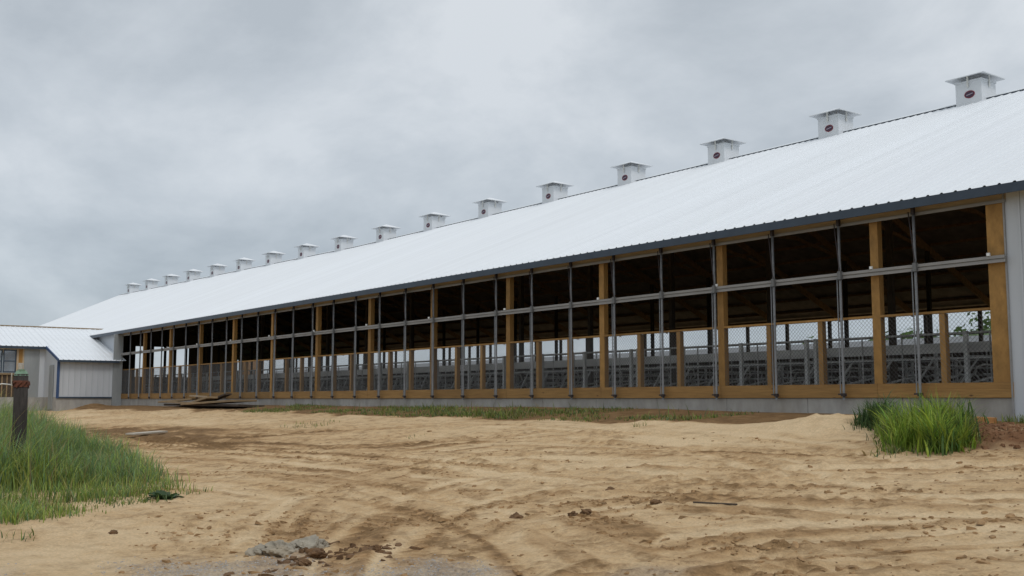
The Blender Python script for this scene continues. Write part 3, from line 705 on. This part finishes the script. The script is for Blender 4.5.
# strip along the foundation
sp_ = []
while len(sp_) < 9000:
    x = random.uniform(-42, -16.5); y = random.uniform(17.2, 20.1); n_ = float(fbm(np.array(x * .5 + 30), np.array(y * .9), 3)) + .25 * math.exp(-((x + 24) / 7) ** 2)
    if n_ < -.02 or random.random() > .3 + n_: continue
    hh = random.uniform(.03, .12) * (1 + n_); c = DRY if random.random() < .12 else random.choice(G_)
    if random.random() < .03: hh *= 2.6
    sp_.append((x, y, hh, random.uniform(.008, .016), hh * random.uniform(.2, .9), jit(c)))
tag(blades('foundation_weeds', sp_), 'low strip of weeds growing along the barn foundation', 'grass', kind='stuff')
# right clump of weeds
sp_ = []
bright = [(.25, .345, .045), (.17, .275, .045), (.31, .38, .06)]
spots_ = [(882, 428, 500, .45, .62, [(.06, .11, .04), (.075, .13, .04)]), (872, 424, 300, .4, .5, [(.06, .11, .04), (.075, .13, .04)]), (893, 455, 120, .5, .22, G_ + [DRY])]
for _k in range(44):
    u_ = random.random(); px_ = 884 + 82 * u_; py_ = random.uniform(430, 456) - 10 * abs(u_ - .5)
    cs_ = bright if py_ > 441 and random.random() < .75 else random.choice((G_, bright, [(.11, .19, .055), (.09, .155, .05)]))
    spots_.append((px_, py_, random.randint(50, 170), random.uniform(.14, .36), random.uniform(.30, .78) * (1.12 - .5 * abs(u_ - .5)), cs_))
for (px_, py_, n_, rr, h0, cols) in spots_:
    c0 = at(px_, py_)
    for _ in range(n_):
        a_ = random.random() * 6.283; r_ = rr * abs(random.gauss(0, .52)); hh = h0 * random.uniform(.35, 1.15) * (1 - .35 * (r_ / rr) ** 2)
        if random.random() < .03: hh *= 1.35
        sp_.append((c0[0] + r_ * math.cos(a_), c0[1] + r_ * math.sin(a_), hh, random.uniform(.004, .010) if random.random() < .8 else random.uniform(.013, .024), hh * random.uniform(.15, 1.0), jit(random.choice(cols), .35)))
tag(blades('weed_clump', sp_), 'bushy clump of tall bright green weeds before the right end of the barn', 'grass', kind='stuff')
# seed-headed tall stalks in the clump
def broadleaf(px_, py_, label, n_=26, L_=.30, tone=(.055, .10, .03)):
    c0 = at(px_, py_); q = MB(); cols = []
    for k in range(n_):
        an = k * 2.4 + random.uniform(-.3, .3); el = random.uniform(.15, 1.0); l_ = L_ * random.uniform(.6, 1.1); w_ = l_ * .22
        base = Vector((random.uniform(-.12, .12), random.uniform(-.06, .06), 0)); dr = Vector((math.cos(an) * math.cos(el), math.sin(an) * math.cos(el), math.sin(el))); sd = Vector((-math.sin(an), math.cos(an), 0))
        i = len(q.v); c = jit(tone)
        for t_, ww in ((0, .15), (.3, .9), (.6, 1.), (.85, .6), (1, .05)):
            p = base + dr * l_ * t_ - Vector((0, 0, .35 * l_ * t_ ** 2.5))
            q.v += [tuple(p - sd * w_ * ww), tuple(p + Vector((0, 0, -.02))), tuple(p + sd * w_ * ww)]; cols += [(*c, 1)] * 3
        for s4 in range(4):
            for e in (0, 1): q.f.append((i + 3 * s4 + e, i + 3 * s4 + e + 1, i + 3 * s4 + e + 4, i + 3 * s4 + e + 3)); q.mi.append(0); q.sm.append(True)
    o = q.build('broadleaf_weed', M['leaf'], None, (c0[0], c0[1], gz(c0[0], c0[1]) - .01))
    a = o.data.color_attributes.new('tone', 'FLOAT_COLOR', 'POINT'); a.data.foreach_set('color', np.array(cols, np.float32).ravel())
    return tag(o, label, 'weed')
broadleaf(163, 500, 'low dark broad-leaved weed at the tip of the left grass bank', 34, .34, (.05, .085, .035))

# ------------------------------------------------------------------ old post on the left
d_ = ray(19.5, 415); k_ = 21.5 / math.hypot(d_[0], d_[1]); bx, by = d_[0] * k_, d_[1] * k_; bz = gz(bx, by)
op = thing('old_gate_post', 'thick weathered dark timber post with rusty iron band standing in the left grass', 'post', (bx, by, bz))
q = MB(); hp = .46 - bz
pts = [(0, 0, -.1), (.01, 0, .5), (.0, .01, 1.2), (.005, 0, hp)]
q.tube(pts, [.135, .13, .125, .12], 14); q.build('shaft', M['oldwood'], op)
q = MB(); q.tube([(0, 0, hp - .24), (0, 0, hp - .12)], [.132, .13], 14)
for a_ in np.linspace(0, 6.28, 9): q.tube([(.13 * math.cos(a_), .13 * math.sin(a_), hp - .23 + .03 * math.sin(a_ * 3)), (.152 * math.cos(a_ + .3), .152 * math.sin(a_ + .3), hp - .18 + .03 * math.cos(a_ * 5)), (.14 * math.cos(a_ + .7), .14 * math.sin(a_ + .7), hp - .14)], .012, 6)
q.build('iron_band', M['rust'], op)
q = MB(); q.tube([(0, 0, hp - .03), (0, 0, hp + .06)], [.13, .09], 10); q.box(-.11, .09, -.05, .04, hp + .055, hp + .085); q.build('post_cap', M['greenplastic'], op)
q = MB(); q.tube([(.0, -.02, hp + .07), (.01, -.02, hp + .20)], [.035, .05], 8); q.tube([(0, -.16, hp - .22), (.01, -.17, hp - .06), (-.01, -.16, hp + .02)], .012, 5); q.build('insulator', M['palewood'], op)
wd = Vector((RV[0], RV[1], 0))
q = MB(); q.tube([tuple(-wd * .14 + Vector((0, 0, hp - .20))), tuple(-wd * .35 + Vector((0, 0, hp - .18))), tuple(-wd * .7 + Vector((0, 0, hp - .27))), tuple(-wd * 1.4 + Vector((0, 0, hp - .5)))], .012, 5); q.build('wire_end', M['stall'], op)

# ------------------------------------------------------------------ boards and scraps
def plank(cx, cy, z, ln, wd_, th, rot, tilt, mat, label, group=None, cat='board', name='plank'):
    q = MB(); n = 6; i = 0
    for k in range(n):
        xa, xb = -ln / 2 + ln * k / n, -ln / 2 + ln * (k + 1) / n
    q.box(-ln / 2, ln / 2, -wd_ / 2, wd_ / 2, 0, th)
    o = q.build(name, mat, None, (cx, cy, z)); o.rotation_euler = (random.uniform(-.04, .04), tilt, rot); tag(o, label, cat, group)
    bv = o.modifiers.new('bevel', 'BEVEL'); bv.width = .006; bv.segments = 1
    return o
Yp = 18.9
def xat(px_): d = ray(px_, 402); return d[0] * Yp / d[1]
x0 = xat(190); x1 = xat(228)
g1 = gz(x0, Yp)
plank(x0 + .3, Yp + .3, g1 + .03, 7.0, .8, .10, .03, .0, M['darkwood'], 'dark lowest board of the lumber pile by the far sill', 'boards dumped by the sill')
plank(x0 - .5, Yp - .1, g1 + .14, 6.0, .55, .09, -.05, .015, M['board'], 'long weathered board lying across the lumber pile', 'boards dumped by the sill')
plank(x0 - 1.9, Yp + .05, g1 + .25, 3.6, .5, .08, .08, -.04, M['board'], 'short board tilted on the left of the lumber pile', 'boards dumped by the sill')
plank(x0 + 2.0, Yp - .1, g1 + .26, 3.2, .5, .09, -.10, -.09, M['board'], 'broken board sticking up from the right of the lumber pile', 'boards dumped by the sill')
plank(x0 + 1.2, Yp + .3, g1 + .44, 3.2, .35, .07, .02, .03, M['soffit'], 'topmost tan board of the lumber pile', 'boards dumped by the sill')
plank(x0 + 2.9, Yp + .25, g1 + .36, 1.6, .4, .08, .3, -.25, M['darkwood'], 'small dark offcut propped on the lumber pile', 'boards dumped by the sill')
plank(x1, Yp - .2, g1 + .02, 6.0, 1.2, .10, .02, 0, M['darkwood'], 'dark sheet under the pale panel right of the lumber pile', 'boards dumped by the sill')
plank(x1 - .5, Yp - .3, g1 + .17, 5.4, 1.3, .09, .04, -.03, M['board'], 'weathered flat panel lying right of the lumber pile', 'boards dumped by the sill')
p_ = at(147, 435); plank(p_[0], p_[1], gz(p_[0], p_[1]) + .03, 1.6, .3, .05, -.25 - .7, .02, M['palewood'], 'bleached flat board lying alone on the brown hump')
bx, by = at(984, 424)[:2]
plank(bx, by, gz(bx, by) - .03, .42, .16, .15, .15, .05, M['orangewood'], 'orange scrap timber block beside the right foundation', None, 'timber block', 'timber_block')

# rocks, clods, gravel
def lump(name, px_, py_, s, mat, label, cat, group, sq=.55, sink=.3):
    import bmesh
    bm = bmesh.new(); bmesh.ops.create_icosphere(bm, subdivisions=4, radius=1)
    o1 = random.uniform(0, 50)
    for v in bm.verts:
        n_ = float(fbm(np.array(v.co.x * 1.6 + o1 + v.co.z), np.array(v.co.y * 1.6 + v.co.z * 1.3), 5, .6)); v.co *= 1 + .75 * n_
        v.co.z *= sq; v.co *= s
    me = bpy.data.meshes.new(name); bm.to_mesh(me); bm.free(); me.materials.append(mat)
    c0 = at(px_, py_); o = bpy.data.objects.new(name, me); COL.objects.link(o); o.location = (c0[0], c0[1], gz(c0[0], c0[1]) + s * sq * (1 - 2 * sink) * .5); o.rotation_euler = (0, 0, random.random() * 6)
    return tag(o, label, cat, group)
rg = 'rocks dumped on the sand'
lump('rock', 281, 554, .17, M['rock'], 'round darker grey rock in the middle of the small rock heap', 'rock', rg, .6)
lump('rock', 259, 554, .13, M['rock'], 'small grey rock at the left of the rock heap', 'rock', rg, .6)
lump('rock', 305, 550, .19, M['rock'], 'widest pale grey rock at the right of the rock heap', 'rock', rg, .5)
lump('rock', 317, 548, .12, M['rock'], 'low pale rock behind the brown clods of the rock heap', 'rock', rg, .5)
for k, (px_, py_, s, lab) in enumerate(((516, 517, .075, 'lone dark clod in the middle of the yard'), (573, 516, .06, 'left one of two dark clods close together'), (586, 515, .06, 'right one of two dark clods close together'), (656, 504, .07, 'dark clod beside a thin stick in the yard'), (610, 490, .06, 'brown clod on the tyre tracks left of the weeds'), (375, 552, .06, 'long brown clod right of the rock heap'), (316, 556, .10, 'brown clod leaning on the rock heap'), (303, 567, .07, 'brown clod below the rock heap'), (113, 535, .05, 'small clod alone on the pale sand below the grass'))):
    lump('soil_clod', px_, py_, s, M['clod'], lab, 'clod', 'loose soil clods', .6, .25)
p_ = at(715, 505); plank(p_[0], p_[1], gz(p_[0], p_[1]) + .01, .55, .025, .02, .4, 0, M['darkwood'], 'thin dark stick lying on the churned sand', None, 'stick', 'stick')
def pebbles(name, pts, mat, label, cat):
    q = MB()
    for (x, y, s) in pts:
        z = gz(x, y); i = len(q.v); a_ = random.random() * 6
        for k in range(5):
            an = a_ + k * 1.2566; rr = s * random.uniform(.7, 1.2); q.v.append((x + rr * math.cos(an), y + rr * math.sin(an), z - s * .3))
        for k in range(5):
            an = a_ + .6 + k * 1.2566; rr = s * random.uniform(.4, .8); q.v.append((x + rr * math.cos(an), y + rr * math.sin(an), z + s * random.uniform(.3, .6)))
        for k in range(5):
            q.f.append((i + k, i + (k + 1) % 5, i + 5 + k)); q.f.append((i + (k + 1) % 5, i + 5 + (k + 1) % 5, i + 5 + k)); q.mi += [0, 0]; q.sm += [False, False]
        q.f.append(tuple(i + 5 + k for k in range(5))); q.mi.append(0); q.sm.append(False)
    return tag(q.build(name, mat), label, cat, kind='stuff')
def strewn(n, x0, x1, y0, y1, pw, prob, size):
    P_ = at_many(rng.uniform(x0, x1, n), y0 + (y1 - y0) * rng.random(n) ** pw)
    i = np.clip(np.searchsorted(xs, P_[:, 0]), 0, nx - 1); j = np.clip(np.searchsorted(ys, P_[:, 1]), 0, ny - 1)
    ok = rng.random(n) < prob(i, j)
    return [(x, y, size()) for x, y in P_[ok]]
pebbles('gravel', strewn(9000, -10, 520, 540, 585, 1, lambda i, j: grav[i, j] * .8, lambda: random.uniform(.004, .014)), M['gravel'], 'grey gravel strewn along the bottom left edge of the yard', 'gravel')
def plates(name, pts, mat, label, cat):
    q = MB()
    for (x, y, s) in pts:
        z = gz(x, y); i = len(q.v); a_ = random.random() * 6; st = random.uniform(1, 2.6); ca, sa = math.cos(a_), math.sin(a_); n = 6; tx, ty = random.uniform(-.35, .35), random.uniform(-.35, .35)
        for lv, k_ in ((-.3, 1.05), (.45, .8)):
            for k in range(n):
                an = k * 6.283 / n; rr = s * random.uniform(.65, 1.25) * k_; u, v_ = rr * math.cos(an) * st, rr * math.sin(an)
                q.v.append((x + u * ca - v_ * sa, y + u * sa + v_ * ca, z + s * lv * random.uniform(.6, 1.2) + (u * tx + v_ * ty) * (lv > 0)))
        for k in range(n): q.f.append((i + k, i + (k + 1) % n, i + n + (k + 1) % n, i + n + k)); q.mi.append(0); q.sm.append(False)
        q.f.append(tuple(i + n + k for k in range(n))); q.mi.append(0); q.sm.append(False)
    return tag(q.build(name, mat), label, cat, kind='stuff')
fleck = sstep(-.05, .35, streak) * sstep(-.2, .4, fbm(GX * .6 + 70, GY * .8, 3))
plates('loose_soil', strewn(60000, 120, 1040, 432, 582, 1.0, lambda i, j: .014 + .50 * fleck[i, j] * (1 - grav[i, j]) * (1 - pale[i, j]), lambda: random.uniform(.006, .018) * random.choice((1, 1, 1, 1, 1.5, 2.4))), simple('dry_brown_crust', (.27, .165, .078), 1, 0, .45, 9), 'crumbs and crusts of brown soil thrown up along the tyre tracks', 'soil')
plates('debris', [(x + random.gauss(0, .22), y + random.gauss(0, .22), random.uniform(.012, .05)) for x, y in [tuple(at(a, b)[:2]) for a, b in ((322, 557), (305, 566), (330, 552), (262, 575), (375, 551), (362, 548))] for _ in range(16)], M['clod'], 'broken brown soil crumbs around the grey rock heap', 'soil')
pts = [(-8.8 + random.gauss(0, .75), 15.9 + random.gauss(0, .5), random.uniform(.015, .06)) for _ in range(700)]
pebbles('spoil_crumbs', pts, simple('red_brown_soil', (.17, .085, .042), 1, 0, .35, 12), 'red-brown soil lumps on the spoil heap at the right edge', 'soil')

# ------------------------------------------------------------------ light: overcast sky
W = bpy.data.worlds.new('World'); S.world = W; W.use_nodes = True
t = W.node_tree; L = t.links.new; bg = t.nodes['Background']
sky = N(t, 'ShaderNodeTexSky'); sky.sky_type = 'NISHITA'; sky.sun_disc = False
SUN_EL, SUN_ROT = R(55), R(100)
sky.sun_elevation = SUN_EL; sky.sun_rotation = SUN_ROT
tc = N(t, 'ShaderNodeTexCoord'); sx = N(t, 'ShaderNodeSeparateXYZ'); L(tc.outputs['Generated'], sx.inputs[0])
zp = N(t, 'ShaderNodeMath', _operation='MAXIMUM'); L(sx.outputs['Z'], zp.inputs[0]); zp.inputs[1].default_value = 0
za = N(t, 'ShaderNodeMath', _operation='ADD'); L(zp.outputs[0], za.inputs[0]); za.inputs[1].default_value = .42
dv = [N(t, 'ShaderNodeMath', _operation='DIVIDE') for _ in range(2)]
for d2, ax in zip(dv, 'XY'): L(sx.outputs[ax], d2.inputs[0]); L(za.outputs[0], d2.inputs[1])
cb = N(t, 'ShaderNodeCombineXYZ'); L(dv[0].outputs[0], cb.inputs[0]); L(dv[1].outputs[0], cb.inputs[1])
nz = N(t, 'ShaderNodeTexNoise', Scale=2.3, Detail=9, Roughness=.58, Distortion=.2); L(cb.outputs[0], nz.inputs['Vector'])
cl = ramp(t, [(.36, (4.65, 5.15, 5.65)), (.50, (5.7, 6.2, 6.7)), (.62, (6.8, 7.25, 7.7))]); L(nz.outputs['Fac'], cl.inputs['Fac'])
# overcast skies brighten towards the zenith
gr_ = ramp(t, [(0, (.70, .735, .77)), (.10, (.84, .865, .885)), (.2, (1.0, 1.0, 1.0)), (.45, (1.12, 1.10, 1.08)), (1, (1.8, 1.76, 1.70))]); L(zp.outputs[0], gr_.inputs['Fac'])
mg = N(t, 'ShaderNodeMixRGB', _blend_type='MULTIPLY', Fac=1); L(cl.outputs['Color'], mg.inputs['Color1']); L(gr_.outputs['Color'], mg.inputs['Color2'])
ms = N(t, 'ShaderNodeMixRGB', Fac=.90); L(sky.outputs['Color'], ms.inputs['Color1']); L(mg.outputs['Color'], ms.inputs['Color2'])
L(ms.outputs['Color'], bg.inputs['Color']); bg.inputs['Strength'].default_value = .1
sl = bpy.data.lights.new('sun', 'SUN'); sl.energy = 0.9; sl.angle = R(18); sl.color = (1, .96, .9)
so = bpy.data.objects.new('sun', sl); COL.objects.link(so)
# Nishita rotation 0 = +Y, clockwise
sd = Vector((math.sin(SUN_ROT) * math.cos(SUN_EL), math.cos(SUN_ROT) * math.cos(SUN_EL), math.sin(SUN_EL)))
so.rotation_euler = sd.to_track_quat('Z', 'Y').to_euler()
